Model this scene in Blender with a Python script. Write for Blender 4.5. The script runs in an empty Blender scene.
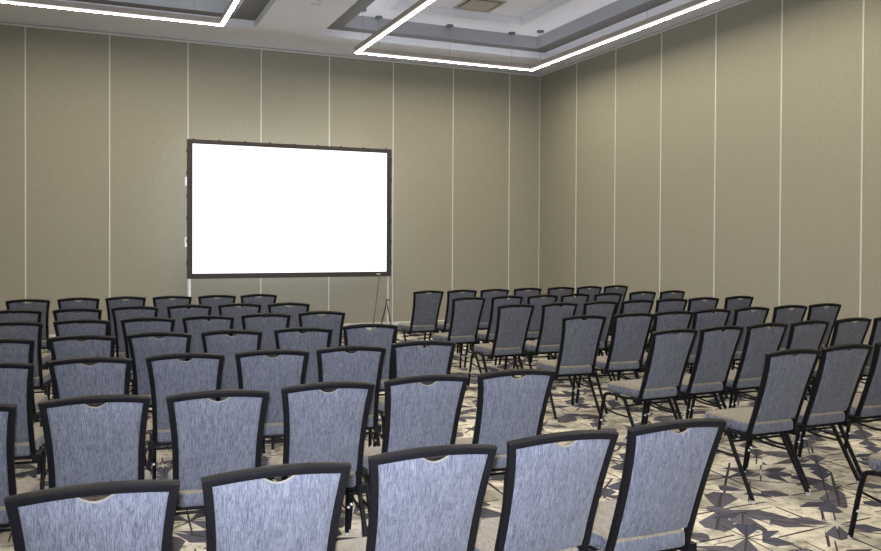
import bpy, bmesh, math, random
from mathutils import Vector, Matrix
random.seed(4)
sc = bpy.context.scene
C = sc.collection
PI = math.pi

# ------------------------------------------------------------------ camera
F_PX = 812.39; PIT = 0.01277; ROLL = -0.00486; YAW = -0.40647; EYE = 1.70
cam_d = bpy.data.cameras.new('camera'); cam = bpy.data.objects.new('camera', cam_d); C.objects.link(cam)
cam_d.sensor_fit = 'HORIZONTAL'; cam_d.sensor_width = 36.0
cam_d.lens = 36.0 * F_PX / 881.0
cam_d.shift_y = -24.55 / 881.0
cam_d.clip_start = 0.05
def _room(v):
    e1 = (math.cos(YAW), -math.sin(YAW)); e2 = (math.sin(YAW), math.cos(YAW))
    return Vector((v[0]*e1[0] + v[1]*e1[1], v[0]*e2[0] + v[1]*e2[1], v[2]))
_c, _s = math.cos(ROLL), math.sin(ROLL); _cp, _sp = math.cos(PIT), math.sin(PIT)
_r = _room((_c, -_sp*_s, -_cp*_s)); _u = _room((_s, _sp*_c, _cp*_c)); _f = _room((0, _cp, -_sp))
m = Matrix((( _r.x, _u.x, -_f.x, 0), (_r.y, _u.y, -_f.y, 0), (_r.z, _u.z, -_f.z, EYE), (0, 0, 0, 1)))
cam.matrix_world = m
sc.camera = cam

# ------------------------------------------------------------------ world, flash, exposure
w = bpy.data.worlds.new('world'); sc.world = w; w.use_nodes = True
w.node_tree.nodes['Background'].inputs[0].default_value = (0.5, 0.5, 0.5, 1)
w.node_tree.nodes['Background'].inputs[1].default_value = 0.0
fl = bpy.data.lights.new('camera_flash', 'SPOT'); flo = bpy.data.objects.new('camera_flash', fl); C.objects.link(flo)
fl.energy = 1560; fl.color = (0.84, 0.875, 1.0); fl.shadow_soft_size = 0.03
fl.spot_size = math.radians(88); fl.spot_blend = 1.0
flo.matrix_world = m @ Matrix.Translation((-0.02, 0.09, 0)) 
LED_DOWN = 70.0          # underside of the linear lamps
LED_SIDE = 1.3
LED_UP = 7.5
LED_COL = (1.0, 0.88, 0.68, 1)
sc.view_settings.view_transform = 'Standard'; sc.view_settings.look = 'None'
sc.view_settings.gamma = 1.0; sc.view_settings.use_curve_mapping = False
sc.view_settings.exposure = 0.0

# ------------------------------------------------------------------ materials
def mat(name, col=(0.5, 0.5, 0.5), rough=0.6, metal=0.0, spec=0.5):
    mt = bpy.data.materials.new(name); mt.use_nodes = True
    b = mt.node_tree.nodes['Principled BSDF']
    b.inputs['Base Color'].default_value = (*col, 1); b.inputs['Roughness'].default_value = rough
    b.inputs['Metallic'].default_value = metal; b.inputs['Specular IOR Level'].default_value = spec
    return mt
class NT:
    def __init__(s, mt): s.t = mt.node_tree; s.b = s.t.nodes['Principled BSDF']
    def n(s, typ, **kw):
        nd = s.t.nodes.new(typ)
        for k, v in kw.items(): setattr(nd, k, v)
        return nd
    def lk(s, a, b): s.t.links.new(a, b)
    def math(s, op, a, b=None, c=None, clamp=False):
        nd = s.n('ShaderNodeMath', operation=op); nd.use_clamp = clamp
        for i, v in enumerate((a, b, c)):
            if v is None: continue
            if isinstance(v, (int, float)): nd.inputs[i].default_value = v
            else: s.lk(v, nd.inputs[i])
        return nd.outputs[0]
    def mix(s, f, a, b):
        nd = s.n('ShaderNodeMix', data_type='RGBA')
        for sock, v in ((nd.inputs[0], f), (nd.inputs[6], a), (nd.inputs[7], b)):
            if isinstance(v, tuple): sock.default_value = (*v, 1)
            elif isinstance(v, (int, float)): sock.default_value = v
            else: s.lk(v, sock)
        return nd.outputs[2]
    def noise(s, vec, scale, detail=2.0, rough=0.5):
        nd = s.n('ShaderNodeTexNoise'); nd.inputs['Scale'].default_value = scale
        nd.inputs['Detail'].default_value = detail; nd.inputs['Roughness'].default_value = rough
        s.lk(vec, nd.inputs['Vector']); return nd.outputs['Fac']
    def ramp(s, f, lo, hi):
        nd = s.n('ShaderNodeMapRange'); nd.inputs[1].default_value = lo; nd.inputs[2].default_value = hi
        s.lk(f, nd.inputs[0]); return nd.outputs[0]
    def mapping(s, vec, scale=(1, 1, 1), rot=(0, 0, 0), loc=(0, 0, 0)):
        nd = s.n('ShaderNodeMapping'); nd.inputs['Scale'].default_value = scale
        nd.inputs['Rotation'].default_value = rot; nd.inputs['Location'].default_value = loc
        s.lk(vec, nd.inputs['Vector']); return nd.outputs[0]
    def bump(s, h, st, dist=0.002):
        nd = s.n('ShaderNodeBump'); nd.inputs['Strength'].default_value = st; nd.inputs['Distance'].default_value = dist
        s.lk(h, nd.inputs['Height']); s.lk(nd.outputs[0], s.b.inputs['Normal'])

def wall_mat():
    mt = mat('wall_vinyl', rough=0.75, spec=0.25); q = NT(mt)
    g = q.n('ShaderNodeTexCoord').outputs['Object']
    a = q.noise(q.mapping(g, (60, 60, 22)), 1.0, 3.0)
    b = q.noise(q.mapping(g, (30, 30, 90)), 1.6, 2.0)
    f = q.math('MULTIPLY_ADD', a, 0.5, q.math('MULTIPLY', b, 0.5))
    q.lk(q.mix(q.ramp(f, 0.35, 0.65), (0.282, 0.272, 0.222), (0.325, 0.315, 0.258)), q.b.inputs['Base Color'])
    q.bump(f, 0.2); return mt
def fabric_mat(name, c0, c1):
    mt = mat(name, rough=0.85, spec=0.2); q = NT(mt)
    g = q.n('ShaderNodeTexCoord').outputs['Object']
    oi = q.n('ShaderNodeObjectInfo')
    off = q.n('ShaderNodeCombineXYZ'); q.lk(q.math('MULTIPLY', oi.outputs['Random'], 7.0), off.inputs[0])
    ad = q.n('ShaderNodeVectorMath', operation='ADD'); q.lk(g, ad.inputs[0]); q.lk(off.outputs[0], ad.inputs[1])
    v = ad.outputs[0]
    a = q.noise(q.mapping(v, (480, 30, 30)), 1.0, 2.0)
    b = q.noise(q.mapping(v, (950, 90, 90)), 1.0, 1.0)
    c = q.noise(q.mapping(v, (60, 9, 9)), 1.0, 2.0)
    f = q.math('ADD', q.math('MULTIPLY', a, 0.5), q.math('ADD', q.math('MULTIPLY', b, 0.36), q.math('MULTIPLY', c, 0.14)))
    f = q.ramp(f, 0.385, 0.615)
    q.lk(q.mix(f, c0, c1), q.b.inputs['Base Color'])
    q.b.inputs['Sheen Weight'].default_value = 0.15
    q.bump(f, 0.25); return mt
def carpet_mat():
    mt = mat('carpet', rough=0.95, spec=0.1); q = NT(mt)
    g = q.n('ShaderNodeTexCoord').outputs['Object']
    warp = q.n('ShaderNodeTexNoise'); warp.inputs['Scale'].default_value = 1.3; warp.inputs['Detail'].default_value = 1.0
    q.lk(g, warp.inputs['Vector'])
    wv = q.n('ShaderNodeVectorMath', operation='MULTIPLY_ADD'); q.lk(warp.outputs['Color'], wv.inputs[0])
    wv.inputs[1].default_value = (0.035, 0.035, 0); q.lk(g, wv.inputs[2])
    base = q.mapping(wv.outputs[0], (1, 1, 0), (0, 0, math.radians(-45)))
    vv = q.noise(g, 14.0, 4.0, 0.7); bl = q.noise(g, 2.6, 3.0, 0.6)
    beige = q.mix(q.ramp(bl, 0.46, 0.62), (0.82, 0.78, 0.66), (0.36, 0.34, 0.29))
    beige = q.mix(q.ramp(vv, 0.52, 0.72), beige, (0.16, 0.145, 0.12))
    col = beige
    def layer(col, scale, loc, R, rnd, seed, axis_p, diag_p, wu, wv_, dark):
        p = q.mapping(base, (scale, scale*1.08, 0), loc=loc)
        vo = q.n('ShaderNodeTexVoronoi', voronoi_dimensions='2D'); vo.inputs['Scale'].default_value = 1.0
        vo.inputs['Randomness'].default_value = rnd; q.lk(p, vo.inputs['Vector'])
        d = q.n('ShaderNodeVectorMath', operation='SUBTRACT'); q.lk(p, d.inputs[0]); q.lk(vo.outputs['Position'], d.inputs[1])
        s3 = q.n('ShaderNodeSeparateXYZ'); q.lk(d.outputs[0], s3.inputs[0])
        x, y = s3.outputs[0], s3.outputs[1]
        r = q.math('SQRT', q.math('ADD', q.math('MULTIPLY', x, x), q.math('MULTIPLY', y, y)))
        th = q.math('ADD', q.math('DIVIDE', q.math('ARCTAN2', y, x), 2*PI), 1.0)
        sn = q.math('MULTIPLY', th, 8.0)
        k = q.math('ROUND', sn); ph = q.math('MULTIPLY', q.math('SUBTRACT', sn, k), 2*PI/8)
        k = q.math('MODULO', k, 8.0)
        a = q.math('MULTIPLY', r, q.math('COSINE', ph)); b = q.math('ABSOLUTE', q.math('MULTIPLY', r, q.math('SINE', ph)))
        odd = q.math('MODULO', k, 2.0)                                   # 1 = diagonal sector
        along = q.math('COMPARE', q.math('MODULO', k, 4.0), 0.0, 0.1)      # +-x
        wn = q.n('ShaderNodeTexWhiteNoise', noise_dimensions='4D')
        q.lk(vo.outputs['Position'], wn.inputs['Vector']); q.lk(q.math('ADD', k, seed), wn.inputs['W'])
        rn = wn.outputs['Value']
        prob = q.math('MULTIPLY_ADD', odd, diag_p - axis_p, axis_p)
        on = q.math('LESS_THAN', rn, prob)
        wm = q.math('MULTIPLY_ADD', along, wu - wv_, wv_)
        wm = q.math('MULTIPLY', wm, q.math('MULTIPLY_ADD', odd, -0.35, 1.0))
        h = q.math('MINIMUM', q.math('DIVIDE', a, 0.26), q.math('DIVIDE', q.math('SUBTRACT', R, a), R - 0.26))
        h = q.math('MULTIPLY', wm, h)
        inside = q.math('MULTIPLY', q.math('LESS_THAN', b, h), on)
        tone = q.mix(q.math('MULTIPLY', rn, 1/max(axis_p, .01), clamp=True), dark, (0.125, 0.118, 0.155))
        half = q.math('GREATER_THAN', ph, 0.0)
        tone = q.mix(q.math('MULTIPLY', half, 0.35), tone, (0.03, 0.03, 0.055))
        col = q.mix(inside, col, tone)
        # dark outline of the kite and spine lines
        ol = q.math('MULTIPLY', q.math('LESS_THAN', q.math('ABSOLUTE', q.math('SUBTRACT', b, h)), 0.014), on)
        ol = q.math('MULTIPLY', ol, q.math('GREATER_THAN', rn, 0.2))
        sp_ = q.math('MULTIPLY', q.math('LESS_THAN', b, q.math('MULTIPLY_ADD', r, -0.008, 0.014)), q.math('LESS_THAN', q.math('FRACT', q.math('MULTIPLY', rn, 7.3)), 0.78))
        sp_ = q.math('MULTIPLY', sp_, q.math('LESS_THAN', r, 0.52))
        col = q.mix(q.math('MAXIMUM', ol, sp_), col, (0.02, 0.02, 0.026))
        # pale star at some of the nodes
        ws = q.math('LESS_THAN', q.math('FRACT', q.math('MULTIPLY', q.n('ShaderNodeSeparateXYZ').outputs[0], 1.0)), -1.0)
        wn2 = q.n('ShaderNodeTexWhiteNoise', noise_dimensions='3D'); q.lk(vo.outputs['Position'], wn2.inputs['Vector'])
        st = q.math('MULTIPLY', q.math('LESS_THAN', wn2.outputs['Value'], 0.4), q.math('LESS_THAN', b, q.math('MULTIPLY', q.math('SUBTRACT', 0.2, r), 0.12)))
        col = q.mix(st, col, (0.62, 0.58, 0.50))
        return col
    col = layer(col, 1.25, (0.3, 0.7, 0), 0.62, 0.4, 11.0, 0.30, 0.20, 0.20, 0.15, (0.085, 0.085, 0.125))
    col = layer(col, 2.05, (0.0, 0.0, 0), 0.58, 0.25, 3.0, 0.64, 0.16, 0.30, 0.19, (0.040, 0.050, 0.092))
    pile = q.noise(g, 260.0, 2.0)
    col = q.mix(q.ramp(pile, 0.35, 0.9), col, (0.10, 0.095, 0.09))
    q.lk(col, q.b.inputs['Base Color']); q.bump(pile, 0.35, 0.004); return mt
def paint_mat(name, col):
    mt = mat(name, rough=0.8, spec=0.2); q = NT(mt)
    g = q.n('ShaderNodeTexCoord').outputs['Object']
    f = q.noise(g, 9.0, 4.0)
    lo = tuple(c*0.96 for c in col); hi = tuple(min(1, c*1.04) for c in col)
    q.lk(q.mix(f, lo, hi), q.b.inputs['Base Color']); return mt
def metal_mat(name, col, rough, metal=0.0, spec=0.5):
    mt = mat(name, col, rough, metal, spec); q = NT(mt)
    g = q.n('ShaderNodeTexCoord').outputs['Object']
    f = q.noise(g, 40.0, 3.0)
    nd = q.n('ShaderNodeMapRange'); nd.inputs[3].default_value = rough*0.85; nd.inputs[4].default_value = min(1, rough*1.15)
    q.lk(f, nd.inputs[0]); q.lk(nd.outputs[0], q.b.inputs['Roughness']); return mt
def emit_mat(name, col, strength):
    mt = bpy.data.materials.new(name); mt.use_nodes = True; t = mt.node_tree
    for n in list(t.nodes): t.nodes.remove(n)
    e = t.nodes.new('ShaderNodeEmission'); o = t.nodes.new('ShaderNodeOutputMaterial')
    e.inputs[0].default_value = col; e.inputs[1].default_value = strength
    t.links.new(e.outputs[0], o.inputs[0]); return mt

M = dict(
    wall=wall_mat(), fabric=fabric_mat('back_fabric', (0.040, 0.048, 0.070), (0.158, 0.170, 0.206)), seat_top=fabric_mat('seat_top_tan', (0.10, 0.09, 0.07), (0.25, 0.222, 0.178)), carpet=carpet_mat(),
    ceil=paint_mat('ceiling_paint', (0.76, 0.775, 0.84)),
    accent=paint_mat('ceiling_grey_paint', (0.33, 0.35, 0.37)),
    seam=metal_mat('seam_trim', (0.62, 0.62, 0.60), 0.45),
    gap=mat('dark_gap', (0.02, 0.02, 0.022), 0.8),
    base=paint_mat('baseboard_paint', (0.62, 0.62, 0.62)),
    frame=metal_mat('black_powder_coat', (0.006, 0.0065, 0.008), 0.42, 0.0, 0.12),
    piping=mat('piping', (0.16, 0.15, 0.135), 0.8),
    glide=mat('glide', (0.45, 0.44, 0.42), 0.4),
    stud=metal_mat('stud', (0.7, 0.7, 0.72), 0.3),
    sframe=metal_mat('screen_frame', (0.028, 0.024, 0.026), 0.6),
    alu=metal_mat('aluminium', (0.75, 0.76, 0.78), 0.35, 0.6),
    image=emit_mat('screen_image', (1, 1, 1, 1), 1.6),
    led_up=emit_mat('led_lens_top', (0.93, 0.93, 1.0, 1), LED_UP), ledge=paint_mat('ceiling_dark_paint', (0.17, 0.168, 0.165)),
    led=emit_mat('led_lens_under', LED_COL, LED_DOWN), led_side=emit_mat('led_lens_side', (1.0, 0.95, 0.88, 1), LED_SIDE),
    housing=metal_mat('lamp_housing', (0.42, 0.38, 0.35), 0.5, 0.3),
    cable=mat('cable', (0.12, 0.12, 0.12), 0.5),
    tan=mat('tan_cord', (0.17, 0.14, 0.115), 0.7),
    vent=mat('vent_face', (0.42, 0.37, 0.31), 0.6), ventd=mat('vent_dark', (0.10, 0.09, 0.085), 0.7),
    white=mat('white_plastic', (0.75, 0.75, 0.75), 0.4),
)

# ------------------------------------------------------------------ mesh helpers
def link(name, bm, mats, parent=None, smooth=None):
    bmesh.ops.recalc_face_normals(bm, faces=bm.faces[:])
    me = bpy.data.meshes.new(name); bm.to_mesh(me); bm.free()
    if not isinstance(mats, (list, tuple)): mats = [mats]
    for k in mats: me.materials.append(M[k])
    if smooth is not None:
        for p in me.polygons: p.use_smooth = True
        if smooth < 3.1: me.set_sharp_from_angle(angle=smooth)
    o = bpy.data.objects.new(name, me); C.objects.link(o)
    if parent: o.parent = parent
    return o
def box(bm, x0, x1, y0, y1, z0, z1, mi=0):
    vs = [bm.verts.new((x, y, z)) for z in (z0, z1) for y in (y0, y1) for x in (x0, x1)]
    for a in ((0, 1, 3, 2), (4, 6, 7, 5), (0, 4, 5, 1), (2, 3, 7, 6), (0, 2, 6, 4), (1, 5, 7, 3)):
        f = bm.faces.new([vs[i] for i in a]); f.material_index = mi
def quad(bm, pts, mi=0):
    f = bm.faces.new([bm.verts.new(p) for p in pts]); f.material_index = mi
def sweep(bm, path, prof, normal, cap=True, mi=0):
    """prof: list of (b, n); b lies across the path in the plane with the given normal"""
    path = [Vector(p) for p in path]; n = len(path); rings = []
    for i in range(n):
        d0 = (path[i] - path[i-1]).normalized() if i else None
        d1 = (path[i+1] - path[i]).normalized() if i < n-1 else None
        if d0 is None: T = d1; k = 1
        elif d1 is None: T = d0; k = 1
        else:
            T = (d0 + d1).normalized(); k = 1 / max(0.5, T.dot(d1))
        N = Vector(normal(i) if callable(normal) else normal); N = (N - T*N.dot(T)).normalized(); B = T.cross(N)
        rings.append([bm.verts.new(path[i] + B*(b*k) + N*c) for b, c in prof])
    m_ = len(prof)
    for i in range(n-1):
        for j in range(m_):
            f = bm.faces.new((rings[i][j], rings[i][(j+1) % m_], rings[i+1][(j+1) % m_], rings[i+1][j])); f.material_index = mi
    if cap:
        for r_ in (rings[0][::-1], rings[-1]): bm.faces.new(r_).material_index = mi
def rprof(w_, h_, r=0.005, seg=3):
    out = []
    for cx, cy, a0 in ((w_/2-r, h_/2-r, 0), (-w_/2+r, h_/2-r, 90), (-w_/2+r, -h_/2+r, 180), (w_/2-r, -h_/2+r, 270)):
        for k in range(seg+1):
            a = math.radians(a0 + 90*k/seg); out.append((cx + r*math.cos(a), cy + r*math.sin(a)))
    return out
def circ(r, n=10): return [(r*math.cos(2*PI*k/n), r*math.sin(2*PI*k/n)) for k in range(n)]
def smooth_path(pts, rad=0.04, seg=5):
    pts = [Vector(p) for p in pts]; out = [pts[0]]
    for i in range(1, len(pts)-1):
        a, b, c = pts[i-1], pts[i], pts[i+1]
        r = min(rad, (a-b).length*0.45, (c-b).length*0.45)
        p0 = b + (a-b).normalized()*r; p1 = b + (c-b).normalized()*r
        for k in range(seg+1):
            t = k/seg; out.append(p0*(1-t)**2 + b*2*t*(1-t) + p1*t*t)
    out.append(pts[-1]); return out
def cyl(bm, p0, p1, r, n=10, mi=0):
    d = (Vector(p1) - Vector(p0)).normalized()
    nn = Vector((1, 0, 0)) if abs(d.x) < 0.9 else Vector((0, 1, 0))
    sweep(bm, [p0, p1], circ(r, n), nn, mi=mi)
def thing(name, label, cat, loc=(0, 0, 0), rz=0.0, group=None):
    o = bpy.data.objects.new(name, None); C.objects.link(o); o.empty_display_size = 0.2
    o.location = loc; o.rotation_euler = (0, 0, rz); o['label'] = label; o['category'] = cat
    if group: o['group'] = group
    return o
def struct(name, bm, mats, smooth=None):
    o = link(name, bm, mats, None, smooth); o['kind'] = 'structure'; return o

# ------------------------------------------------------------------ room shell
XL, XR, YB, YN, S = -5.5, 8.357, 14.36, -4.6, 5.069
bm = bmesh.new(); box(bm, XL-.15, XR+.15, YN-.15, YB+.15, -0.12, 0.0); struct('floor', bm, 'carpet')
bm = bmesh.new(); box(bm, XL, XR, YB, YB+.15, 0, 5.75); struct('wall_back', bm, 'wall')
bm = bmesh.new(); box(bm, XR, XR+.15, YN-.15, YB+.15, 0, 5.75); struct('wall_right', bm, 'wall')
bm = bmesh.new(); box(bm, XL-.15, XL, YN-.15, YB+.15, 0, 5.75); struct('wall_left', bm, 'wall')
bm = bmesh.new(); box(bm, XL, XR, YN-.15, YN, 0, 5.75); struct('wall_front', bm, 'wall')

# ceiling: soffit with stepped trays
Z2, Z3, Z4 = 5.187, 5.40, 5.53
cofx = [(-1.87, 2.40), (3.45, 7.72)]; cofy = [(-3.4, 4.4), (5.5, 13.11)]
bm = bmesh.new()
xs = [XL] + [v for c in cofx for v in c] + [XR]; ys = [YN] + [v for c in cofy for v in c] + [YB]
for i in range(len(xs)-1):
    for j in range(len(ys)-1):
        if i % 2 == 1 and j % 2 == 1: continue
        quad(bm, [(xs[i], ys[j], S), (xs[i+1], ys[j], S), (xs[i+1], ys[j+1], S), (xs[i], ys[j+1], S)])
def ring(x0, x1, y0, y1, z, X0, X1, Y0, Y1, Z, mi):
    a = [(x0, y0, z), (x1, y0, z), (x1, y1, z), (x0, y1, z)]; b = [(X0, Y0, Z), (X1, Y0, Z), (X1, Y1, Z), (X0, Y1, Z)]
    for k in range(4): quad(bm, [a[k], a[(k+1) % 4], b[(k+1) % 4], b[k]], mi)
for x0, x1 in cofx:
    for y0, y1 in cofy:
        ring(x0, x1, y0, y1, S, x0, x1, y0, y1, Z2, 0)
        f = 0.235; el, er = (.35, .29) if x0 > 3 else (.29, .35)
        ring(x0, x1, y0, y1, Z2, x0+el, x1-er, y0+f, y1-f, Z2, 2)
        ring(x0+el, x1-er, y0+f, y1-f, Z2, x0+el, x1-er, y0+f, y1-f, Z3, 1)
        g = 0.93; h = 0.79
        ring(x0+el, x1-er, y0+f, y1-f, Z3, x0+g, x1-g, y0+h, y1-h, Z3, 0)
        ring(x0+g, x1-g, y0+h, y1-h, Z3, x0+g, x1-g, y0+h, y1-h, Z4, 0)
        quad(bm, [(x0+g, y0+h, Z4), (x1-g, y0+h, Z4), (x1-g, y1-h, Z4), (x0+g, y1-h, Z4)], 0)
me = bpy.data.meshes.new('ceiling'); bm.to_mesh(me); bm.free()
for k in ('ceil', 'accent', 'ledge'): me.materials.append(M[k])
ce = bpy.data.objects.new('ceiling', me); C.objects.link(ce); ce['kind'] = 'structure'

# partition seams, head track, baseboards
ntrim = [0]
def trim(x0, x1, y0, y1, z0, z1, m_='seam'):
    ntrim[0] += 1; b_ = bmesh.new(); box(b_, x0, x1, y0, y1, z0, z1); return struct('trim_%d' % ntrim[0], b_, m_)
B = 1.2297
for k in range(-3, 8):
    x = -0.946 + B*k
    if XL + .1 < x: trim(x-.009, x+.009, YB-.008, YB, .16, 5.03)
for k in range(0, 14):
    y = 12.997 - B*k
    if y > YN + .1: trim(XR-.008, XR, y-.009, y+.009, .16, 5.03)
trim(XR-.010, XR, YB-.012, YB-.001, .16, 5.03)
for (zz0, zz1, dp, mm) in ((5.051, 5.069, .014, 'accent'), (5.029, 5.051, .03, 'seam')):
    trim(XL, XR-dp, YB-dp, YB, zz0, zz1, mm); trim(XR-dp, XR, YN, YB, zz0, zz1, mm)
bm = bmesh.new(); box(bm, XL, XR-.014, YB-.014, YB, 0, .16); box(bm, XL, XR-.014, YB-.009, YB, .16, .17); struct('baseboard_back', bm, 'base')
bm = bmesh.new(); box(bm, XR-.014, XR, YN, YB, 0, .16); box(bm, XR-.009, XR, YN, YB, .16, .17); struct('baseboard_right', bm, 'base')

# ------------------------------------------------------------------ suspended linear lamps
def lamp(x0, x1, y0, y1, z, ztop, label):
    t = thing('pendant_light', label, 'ceiling light', ((x0+x1)/2, (y0+y1)/2, z), 0, 'rectangular linear ceiling lights')
    W = 0.064; cx, cy = (x0+x1)/2, (y0+y1)/2
    X0, X1, Y0, Y1 = x0-cx, x1-cx, y0-cy, y1-cy
    def loop(off): return [(X0-off, Y0-off), (X1+off, Y0-off), (X1+off, Y1+off), (X0-off, Y1+off)]
    def tube(zl, zh, w_, inner=True, bottom=True, top=True, mi_side=0, mi_bot=0):
        b_ = bmesh.new(); o_, i_ = loop(w_/2), loop(-w_/2)
        for k in range(4):
            j = (k+1) % 4
            quad(b_, [(*o_[k], zl), (*o_[j], zl), (*o_[j], zh), (*o_[k], zh)], mi_side)
            quad(b_, [(*i_[j], zl), (*i_[k], zl), (*i_[k], zh), (*i_[j], zh)], mi_side)
            if bottom: quad(b_, [(*o_[j], zl), (*o_[k], zl), (*i_[k], zl), (*i_[j], zl)], mi_bot)
            if top: quad(b_, [(*o_[k], zh), (*o_[j], zh), (*i_[j], zh), (*i_[k], zh)], mi_side)
        bmesh.ops.remove_doubles(b_, verts=b_.verts[:], dist=1e-5); return b_
    link('housing', tube(.022, .095, W, top=False), 'housing', t)
    b_ = tube(.085, .092, W-.02, bottom=True, top=True); link('uplight', b_, 'led_up', t)
    link('diffuser', tube(0, .022, W-.006, mi_side=0, mi_bot=1), ['led_side', 'led'], t)
    for px, py in [(X0+.38, Y1), ((X0+X1)/2+.03, Y1), (X1-.40, Y1), (X0, Y1-.31), (X1, Y1-.31), (X0, 0), (X1, 0), (X0, Y0+.31), (X1, Y0+.31), (X0+.38, Y0), (X1-.40, Y0)]:
        b_ = bmesh.new(); cyl(b_, (px, py, .092), (px, py, ztop-z-.03), .0022, 6); link('cable', b_, 'cable', t)
        b_ = bmesh.new(); sweep(b_, [(px, py, ztop-z-.03), (px, py, ztop-z)], circ(.062, 16), (1, 0, 0)); link('canopy', b_, 'cable', t)
    return t
lamp(4.00, 7.27, 6.2, 12.80, 4.763, Z3, 'long white rectangular suspended lamp near the right wall, its far corner near the room corner')
lamp(-1.25, 1.80, 6.1, 12.5, 4.90, Z3, 'white rectangular suspended lamp at top left of the room, above the screen side')
for (x0, x1, y0, y1) in ((3.98, 7.27, -2.8, 3.8), (-1.25, 1.76, -2.8, 3.8)):  # unseen lamps behind the camera, added to help light the room
    where = 'right' if x0 > 3 else 'left'
    lamp(x0, x1, y0, y1, 4.807, Z3, 'white rectangular suspended lamp over the %s of the room, %s' % (where, 'by the screen wall' if y0 > 5 else 'added unseen behind the camera'))

# ceiling vent and detector
t = thing('ceiling_vent', 'tan square air vent in the raised middle of the right ceiling tray', 'vent', (5.79, 11.90, Z4))
bm = bmesh.new()
for a, b_, c, d in ((-.33, .33, -.33, -.29), (-.33, .33, .29, .33), (-.33, -.29, -.29, .29), (.29, .33, -.29, .29)): box(bm, a, b_, c, d, -.014, -.001)
link('frame', bm, 'vent', t)
bm = bmesh.new(); box(bm, -.29, .29, -.29, .29, -.004, -.001); link('backing', bm, 'ventd', t)
bm = bmesh.new(); ring(-.25, .25, -.25, .25, -.018, -.24, .24, -.24, .24, -.008, 0); quad(bm, [(-.25, -.25, -.018), (.25, -.25, -.018), (.25, .25, -.018), (-.25, .25, -.018)]); link('face_plate', bm, 'vent', t)
t = thing('smoke_detector', 'small round white smoke detector on the ceiling band between the two lamps', 'smoke detector', (2.94, 11.37, S))
bm = bmesh.new()
prev = None; prof = [(.062, 0), (.064, -.014), (.055, -.028), (.034, -.04), (.0001, -.044)]
rings = [[bm.verts.new((r_*math.cos(2*PI*k/24), r_*math.sin(2*PI*k/24), z_-.001)) for k in range(24)] for r_, z_ in prof]
for i in range(len(rings)-1):
    for k in range(24): bm.faces.new((rings[i][k], rings[i][(k+1) % 24], rings[i+1][(k+1) % 24], rings[i+1][k]))
link('body', bm, 'white', t, 0.6)
bm = bmesh.new(); sweep(bm, [(0, 0, -.024), (0, 0, -.030)], circ(.057, 24), (1, 0, 0)); link('slot_ring', bm, 'cable', t)

# ------------------------------------------------------------------ projection screen
SY = 13.55; X0, X1, Z0, Z1 = 1.413, 4.876, 1.066, 3.304
cx = (X0+X1)/2; hw = (X1-X0)/2
t = thing('projection_screen', 'large white projection screen in a black frame standing on thin legs before the wall', 'projection screen', (cx, SY, 0))
bw = .084
bm = bmesh.new()
box(bm, -hw, hw, -.018, .018, Z1-bw+.015, Z1); box(bm, -hw, hw, -.018, .018, Z0, Z0+bw); box(bm, -hw, -hw+bw, -.018, .018, Z0+bw, Z1-bw+.015); box(bm, hw-bw, hw, -.018, .018, Z0+bw, Z1-bw+.015)
link('frame', bm, 'sframe', t)
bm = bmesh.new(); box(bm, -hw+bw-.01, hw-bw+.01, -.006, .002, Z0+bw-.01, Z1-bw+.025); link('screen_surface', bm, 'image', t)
for k in range(9):                                             # snaps pulling the cloth over the frame
    x = -hw + .1 + k*(2*hw-.2)/8
    bm = bmesh.new(); box(bm, x-.018, x+.018, -.012, .012, Z1, Z1+.012); link('snap', bm, 'sframe', t)
for s in (-1, 1):
    for k in range(6):
        z_ = Z0 + .25 + k*.36
        bm = bmesh.new(); box(bm, s*hw-.010, s*hw+.010, -.012, .012, z_-.03, z_+.03); link('snap', bm, 'sframe', t)
for z_, q_ in ((2.63, .07), (1.66, .08)):
    bm = bmesh.new(); box(bm, -hw-.030, -hw, .0, .03, z_-q_, z_+q_)
    link('latch', bm, 'alu', t)
bm = bmesh.new(); box(bm, hw-.27, hw-.20, -.0195, -.018, Z0+.035, Z0+.05); link('badge', bm, 'white', t)
for s in (-1, 1):
    x = s*(hw-.045)
    bm = bmesh.new(); box(bm, x-.016, x+.016, .02, .06, .05, Z0+1.0); link('leg', bm, 'alu', t)
    bm = bmesh.new(); box(bm, x-.022, x+.022, -.42, .50, .012, .05); box(bm, x-.03, x+.03, -.44, -.38, 0, .02); box(bm, x-.03, x+.03, .44, .50, 0, .02); link('foot', bm, 'alu', t)
    bm = bmesh.new(); cyl(bm, (x-s*.02, .05, .64), (x-s*.03, -.36, .05), .010); cyl(bm, (x, .05, .64), (x, .46, .05), .010); link('brace', bm, 'sframe', t)
    bm = bmesh.new(); cyl(bm, (x-.035, .01, .65), (x+.035, .01, .65), .016, 10); link('knob', bm, 'cable', t)
bm = bmesh.new()
sweep(bm, smooth_path([(4.655-cx, -.02, Z0+.01), (4.62-cx, -.06, .9), (4.56-cx, -.10, .5), (4.50-cx, -.12, .12), (4.46-cx, -.16, .006), (4.2-cx, -.3, .006), (4.0-cx, .1, .006)], .15, 5), circ(.013, 8), (1, 0.1, 0.1))
link('cord', bm, 'tan', t, 1.0)

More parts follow.
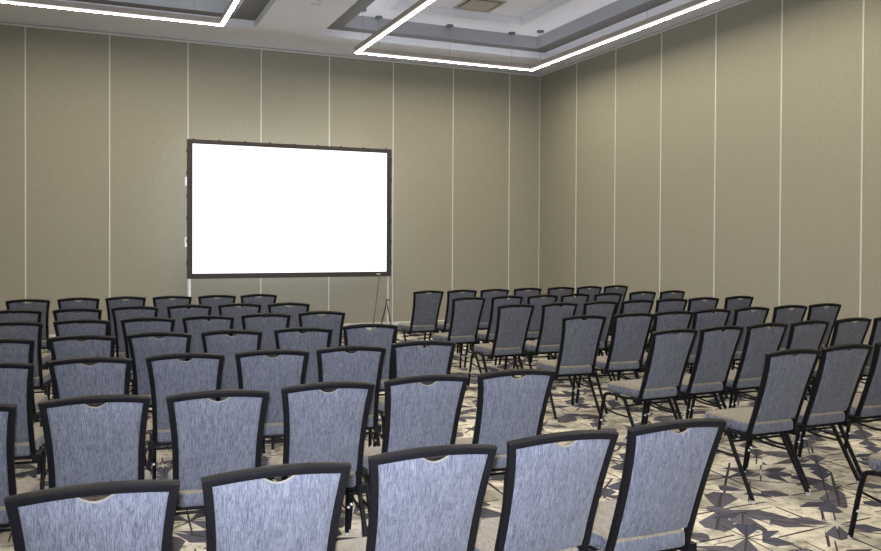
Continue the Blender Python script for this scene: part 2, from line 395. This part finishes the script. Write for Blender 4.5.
# ------------------------------------------------------------------ chair
def lerp_tab(tab, z):
    for (z0, v0), (z1, v1) in zip(tab, tab[1:]):
        if z0 >= z >= z1:
            u = (z0 - z)/(z0 - z1); return v0 + (v1-v0)*u
    return tab[0][1] if z > tab[0][0] else tab[-1][1]
XT = [(.985, .214), (.93, .207), (.87, .200), (.80, .194), (.72, .190), (.62, .188), (.52, .189), (.42, .193)]
YT = [(.985, -.33), (.90, -.303), (.80, -.269), (.70, -.234), (.60, -.198), (.50, -.163), (.42, -.136)]
fx = lambda z: lerp_tab(XT, z)
fy = lambda z: lerp_tab(YT, z)
NB = Vector((0, -.94, -.34))
ARCH = .019
def ztop(x): return .976 + ARCH*(1 - (x/.214)**2)
def build_chair():
    t = thing('banquet_chair', 'x', 'chair')
    # back frame: one flattened tube, up, across and down
    path = []
    zs = [.425, .47, .52, .58, .65, .72, .79, .85, .90, .94]
    for z in zs: path.append((-fx(z), fy(z), z))
    nx = 12
    for k in range(nx+1):
        x = -.214 + .428*k/nx; u = 1-(x/.214)**2
        path.append((x, -.325 - .022*u, ztop(x)))
    for z in reversed(zs): path.append((fx(z), fy(z), z))
    bm = bmesh.new(); sweep(bm, path, rprof(.028, .030, .006, 2), NB)
    link('back_frame', bm, 'frame', t, 0.5)
    # backrest panel
    bm = bmesh.new(); NX, NZ = 28, 14
    def top(x, hx):
        v = ztop(x) - .012
        a = abs(x)/.060
        if a < 1: v -= .030*math.cos(a*PI/2)
        return v
    F, R_ = [], []
    for i in range(NX+1):
        s = -1 + 2*i/NX; s = math.copysign(abs(s)**.92, s) if s else 0
        ff, rr = [], []
        for j in range(NZ+1):
            v = j/NZ; z0 = .515; hx0 = .2
            z = z0 + v*(.95-z0)
            hx = fx(z) - .010; x = s*hx; zt_ = top(x, hx); z = z0 + v*(zt_-z0)
            hx = fx(min(z, .985)) - .010; x = s*hx
            e = min((1-abs(s))*hx, (z-z0)*.9, max(zt_-z, 0)*1.0); pf = min(1.0, e/.018); pf = math.sqrt(max(0, 1-(1-pf)**2))
            yb = fy(z) - .016*(1-s*s)
            dome = .004*(1-s*s)*math.sin(PI*v)
            ff.append(bm.verts.new(Vector((x, yb, z)) - NB*(.007 + .011*pf + dome)))
            rr.append(bm.verts.new(Vector((x, yb, z)) + NB*(.004 + .008*pf + dome*.5)))
        F.append(ff); R_.append(rr)
    for G in (F, R_):
        for i in range(NX):
            for j in range(NZ): bm.faces.new((G[i][j], G[i+1][j], G[i+1][j+1], G[i][j+1]))
    for i in range(NX):
        for j in (0, NZ): bm.faces.new((F[i][j], F[i+1][j], R_[i+1][j], R_[i][j]))
    for j in range(NZ):
        for i in (0, NX): bm.faces.new((F[i][j], F[i][j+1], R_[i][j+1], R_[i][j]))
    back = link('backrest', bm, 'fabric', t, 1.2)
    bm = bmesh.new(); pp = []
    for k in range(13):
        x = -.060 + .12*k/12; z = top(x, 0) + .0008
        pp.append(Vector((x, fy(z) - .016*(1-(x/.2)**2), z)))
    sweep(bm, pp, circ(.0042, 8), NB); link('piping', bm, 'piping', back, 1.2)
    # seat cushion
    def outline(d):
        pts = []
        yr, yf = -.170, .275; wr, wf = .178, .230
        cor = [((wf-d), yf-d, .055, 0), (-(wf-d), yf-d, .055, 90), (-(wr-d), yr+d, .022, 180), ((wr-d), yr+d, .022, 270)]
        for x, y, r, a0 in cor:
            sx = 1 if x > 0 else -1; sy = 1 if y > 0 else -1
            r = max(r - d*.5, .006)
            for k in range(7):
                a = math.radians(a0 + 15*k); pts.append((x - sx*r + r*math.cos(a), y - sy*r + r*math.sin(a)))
        # denser straight runs
        out = []
        for i, p_ in enumerate(pts):
            q_ = pts[(i+1) % len(pts)]; out.append(p_)
            if i % 7 == 6:
                for k in range(1, 6): out.append((p_[0]+(q_[0]-p_[0])*k/6, p_[1]+(q_[1]-p_[1])*k/6))
        return out
    bm = bmesh.new(); rings = []
    for d, z in ((.03, .428), (.008, .430), (.001, .438), (0, .455), (0, .480), (.003, .492), (.012, .501), (.035, .508), (.08, .512), (.14, .514)):
        rings.append([bm.verts.new((x, y, z + .004*max(0, y/.275)*(1 if z > .44 else 0))) for x, y in outline(d)])
    n = len(rings[0])
    for a, b_ in zip(rings, rings[1:]):
        for k in range(n): bm.faces.new((a[k], a[(k+1) % n], b_[(k+1) % n], b_[k]))
    bm.faces.new(rings[-1]); bm.faces.new(rings[0][::-1])
    bm.faces.ensure_lookup_table()
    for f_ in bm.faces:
        if f_.calc_center_median().z > .4935: f_.material_index = 1  # upper faces of the seat get the tan tone
    link('seat', bm, ['fabric', 'seat_top'], t, 1.0)
    # under-seat frame
    bm = bmesh.new()
    for s in (-1, 1):
        sweep(bm, smooth_path([(s*.226, .235, .416), (s*.224, .02, .416), (s*.200, -.135, .425)], .05), circ(.011, 8), (1, 0, 0))
        box(bm, s*.210-.022, s*.210+.022, -.165, -.10, .392, .436)
    for y, hx in ((.20, .225), (.0, .222), (-.12, .20)):
        sweep(bm, [(-hx, y, .412), (hx, y, .412)], rprof(.02, .02, .004), (0, 0, 1))
    link('seat_frame', bm, 'frame', t, 0.8)
    # legs
    for s in (-1, 1):
        bm = bmesh.new()
        sweep(bm, smooth_path([(s*.226, .20, .416), (s*.228, .268, .405), (s*.231, .300, .30), (s*.238, .355, .012)], .05, 6), rprof(.027, .024, .008, 3), (1, 0, 0))
        lg = link('leg', bm, 'frame', t, 0.9)
        bm = bmesh.new(); cyl(bm, (s*.238, .355, 0), (s*.238, .355, .02), .014, 12); link('foot_glide', bm, 'glide', lg)
        bm = bmesh.new(); cyl(bm, (s*.236, .322, .172), (s*.236, .300, .172), .0075, 10); link('stud', bm, 'stud', lg)
        bm = bmesh.new()
        sweep(bm, smooth_path([(s*.224, .09, .416), (s*.226, .012, .408), (s*.229, -.03, .33), (s*.238, -.232, .012)], .06, 6), rprof(.027, .024, .008, 3), (1, 0, 0))
        lg = link('leg', bm, 'frame', t, 0.9)
        bm = bmesh.new(); cyl(bm, (s*.238, -.232, 0), (s*.238, -.232, .02), .014, 12); link('foot_glide', bm, 'glide', lg)
        bm = bmesh.new(); sweep(bm, smooth_path([(s*.232, .303, .29), (s*.230, .13, .262), (s*.232, -.07, .268)], .1), circ(.008, 8), (1, 0, 0))
        link('stretcher', bm, 'frame', t, 0.8)
    bm = bmesh.new(); sweep(bm, [(-.228, -.02, .355), (.228, -.02, .355)], circ(.008, 8), (0, 0, 1)); link('stretcher', bm, 'frame', t, 0.8)
    return t
proto = build_chair()
def copy_tree(o, parent=None):
    c = o.copy(); C.objects.link(c); c.parent = parent
    for ch in o.children: copy_tree(ch, c)
    return c
CH = [
('L',0,1,0.012,2.495,-2.1),('L',0,2,0.53,2.483,-1.3),('L',0,3,1.064,2.515,-2.5),('L',0,4,1.582,2.526,-1.0),('L',0,5,2.1,2.528,-1.0),
('L',1,0,-0.52,3.92,-6.0),('L',1,1,0.019,3.896,-3.8),('L',1,2,0.54,3.825,-5.5),('L',1,3,1.065,3.846,-4.8),('L',1,4,1.59,3.857,-2.7),
('L',1,5,2.114,3.853,-3.4),('L',2,0,-0.522,5.15,-6.0),('L',2,1,-0.003,5.17,-8.9),('L',2,2,0.53,5.151,-8.6),('L',2,3,1.05,5.11,-9.3),
('L',2,4,1.567,5.108,-8.9),('L',2,5,2.117,5.201,-9.7),('L',3,0,-0.59,6.36,-6.0),('L',3,1,-0.059,6.381,-12.3),('L',3,2,0.47,6.389,-11.6),
('L',3,3,0.994,6.356,-13.1),('L',3,4,1.547,6.337,-13.2),('L',3,5,2.13,6.411,-12.4),('L',4,0,-0.6,7.62,-6.0),('L',4,1,-0.072,7.633,-11.8),
('L',4,2,0.463,7.613,-12.2),('L',4,3,0.983,7.623,-11.8),('L',4,4,1.516,7.674,-11.9),('L',4,5,2.07,7.73,-10.5),('L',5,0,-0.67,8.87,-6.0),
('L',5,1,-0.124,8.863,-11.1),('L',5,2,0.418,8.96,-8.8),('L',5,3,0.96,8.967,-10.8),('L',5,4,1.49,8.98,-9.5),('L',5,5,2.008,8.895,-10.6),
('L',6,0,-0.66,10.375,-2.7),('L',6,1,-0.133,10.464,-5.0),('L',6,2,0.386,10.484,-4.4),('L',6,3,0.917,10.435,-3.7),('L',6,4,1.45,10.427,-6.2),
('L',6,5,1.968,10.432,-4.5),('R',-1,0,4.22,2.64,-2.0),('R',0,0,4.193,3.927,-0.6),('R',0,1,4.739,3.978,-0.7),('R',0,2,5.32,4.03,-2.0),
('R',1,0,4.273,5.192,2.4),('R',1,1,4.795,5.235,1.9),('R',1,2,5.333,5.278,1.8),('R',1,3,5.875,5.321,1.7),('R',1,4,6.462,5.364,1.4),
('R',1,5,6.984,5.37,-2.0),('R',2,0,4.252,6.454,-4.8),('R',2,1,4.855,6.502,-3.0),('R',2,2,5.377,6.551,-3.8),('R',2,3,5.911,6.599,-2.1),
('R',2,4,6.496,6.648,-1.3),('R',2,5,7.097,6.696,-2.4),('R',2,6,7.673,6.745,-3.2),('R',3,0,4.287,7.849,1.5),('R',3,1,4.868,7.884,-0.1),
('R',3,2,5.44,7.919,-0.1),('R',3,3,5.988,7.953,0.2),('R',3,4,6.525,7.988,-1.0),('R',3,5,7.046,8.022,-1.9),('R',3,6,7.656,8.057,0.5),
('R',4,0,4.279,9.041,3.0),('R',4,1,4.852,9.116,3.7),('R',4,2,5.374,9.125,3.3),('R',4,3,5.896,9.167,4.8),('R',4,4,6.418,9.169,3.7),
('R',4,5,7.076,9.286,2.8),('R',4,6,7.598,9.293,4.3),('R',5,0,4.299,10.394,2.0),('R',5,1,4.821,10.416,-0.3),('R',5,2,5.347,10.429,0.5),
('R',5,3,5.938,10.52,0.0),('R',5,4,6.543,10.572,-1.3),('R',5,5,7.088,10.625,2.1),('R',5,6,7.621,10.677,1.7),
]
ROWN = {'L': ['in the row nearest the camera', 'in the second row from the camera', 'in the third row from the camera', 'in the middle row', 'in the third row from the screen', 'in the second row from the screen', 'in the row nearest the screen'],
        'R': ['in the second row from the camera', 'in the third row from the camera', 'in the fourth row from the screen', 'in the third row from the screen', 'in the second row from the screen', 'in the row nearest the screen']}
ORD = ['at the aisle end', 'second from the aisle', 'third from the aisle', 'fourth from the aisle', 'fifth from the aisle', 'sixth from the aisle', 'seventh from the aisle']
first = True
for (blk, i, j, x, y, a) in CH:
    o = proto if first else copy_tree(proto); first = False
    ar = math.radians(a)
    o.location = (x - math.sin(ar)*.33, y + math.cos(ar)*.33, 0); o.rotation_euler = (0, 0, ar)
    side = 'left' if blk == 'L' else 'right'
    if i < 0: lab = 'blue-grey fabric chair cut off at the bottom right corner, only seat and front leg showing'
    else: lab = 'blue-grey chair, %s block, %s, %s' % (side, ROWN[blk][i], ORD[5-j] if blk == 'L' else ORD[j])
    o['label'] = lab; o['group'] = 'banquet chairs in the %s block' % side
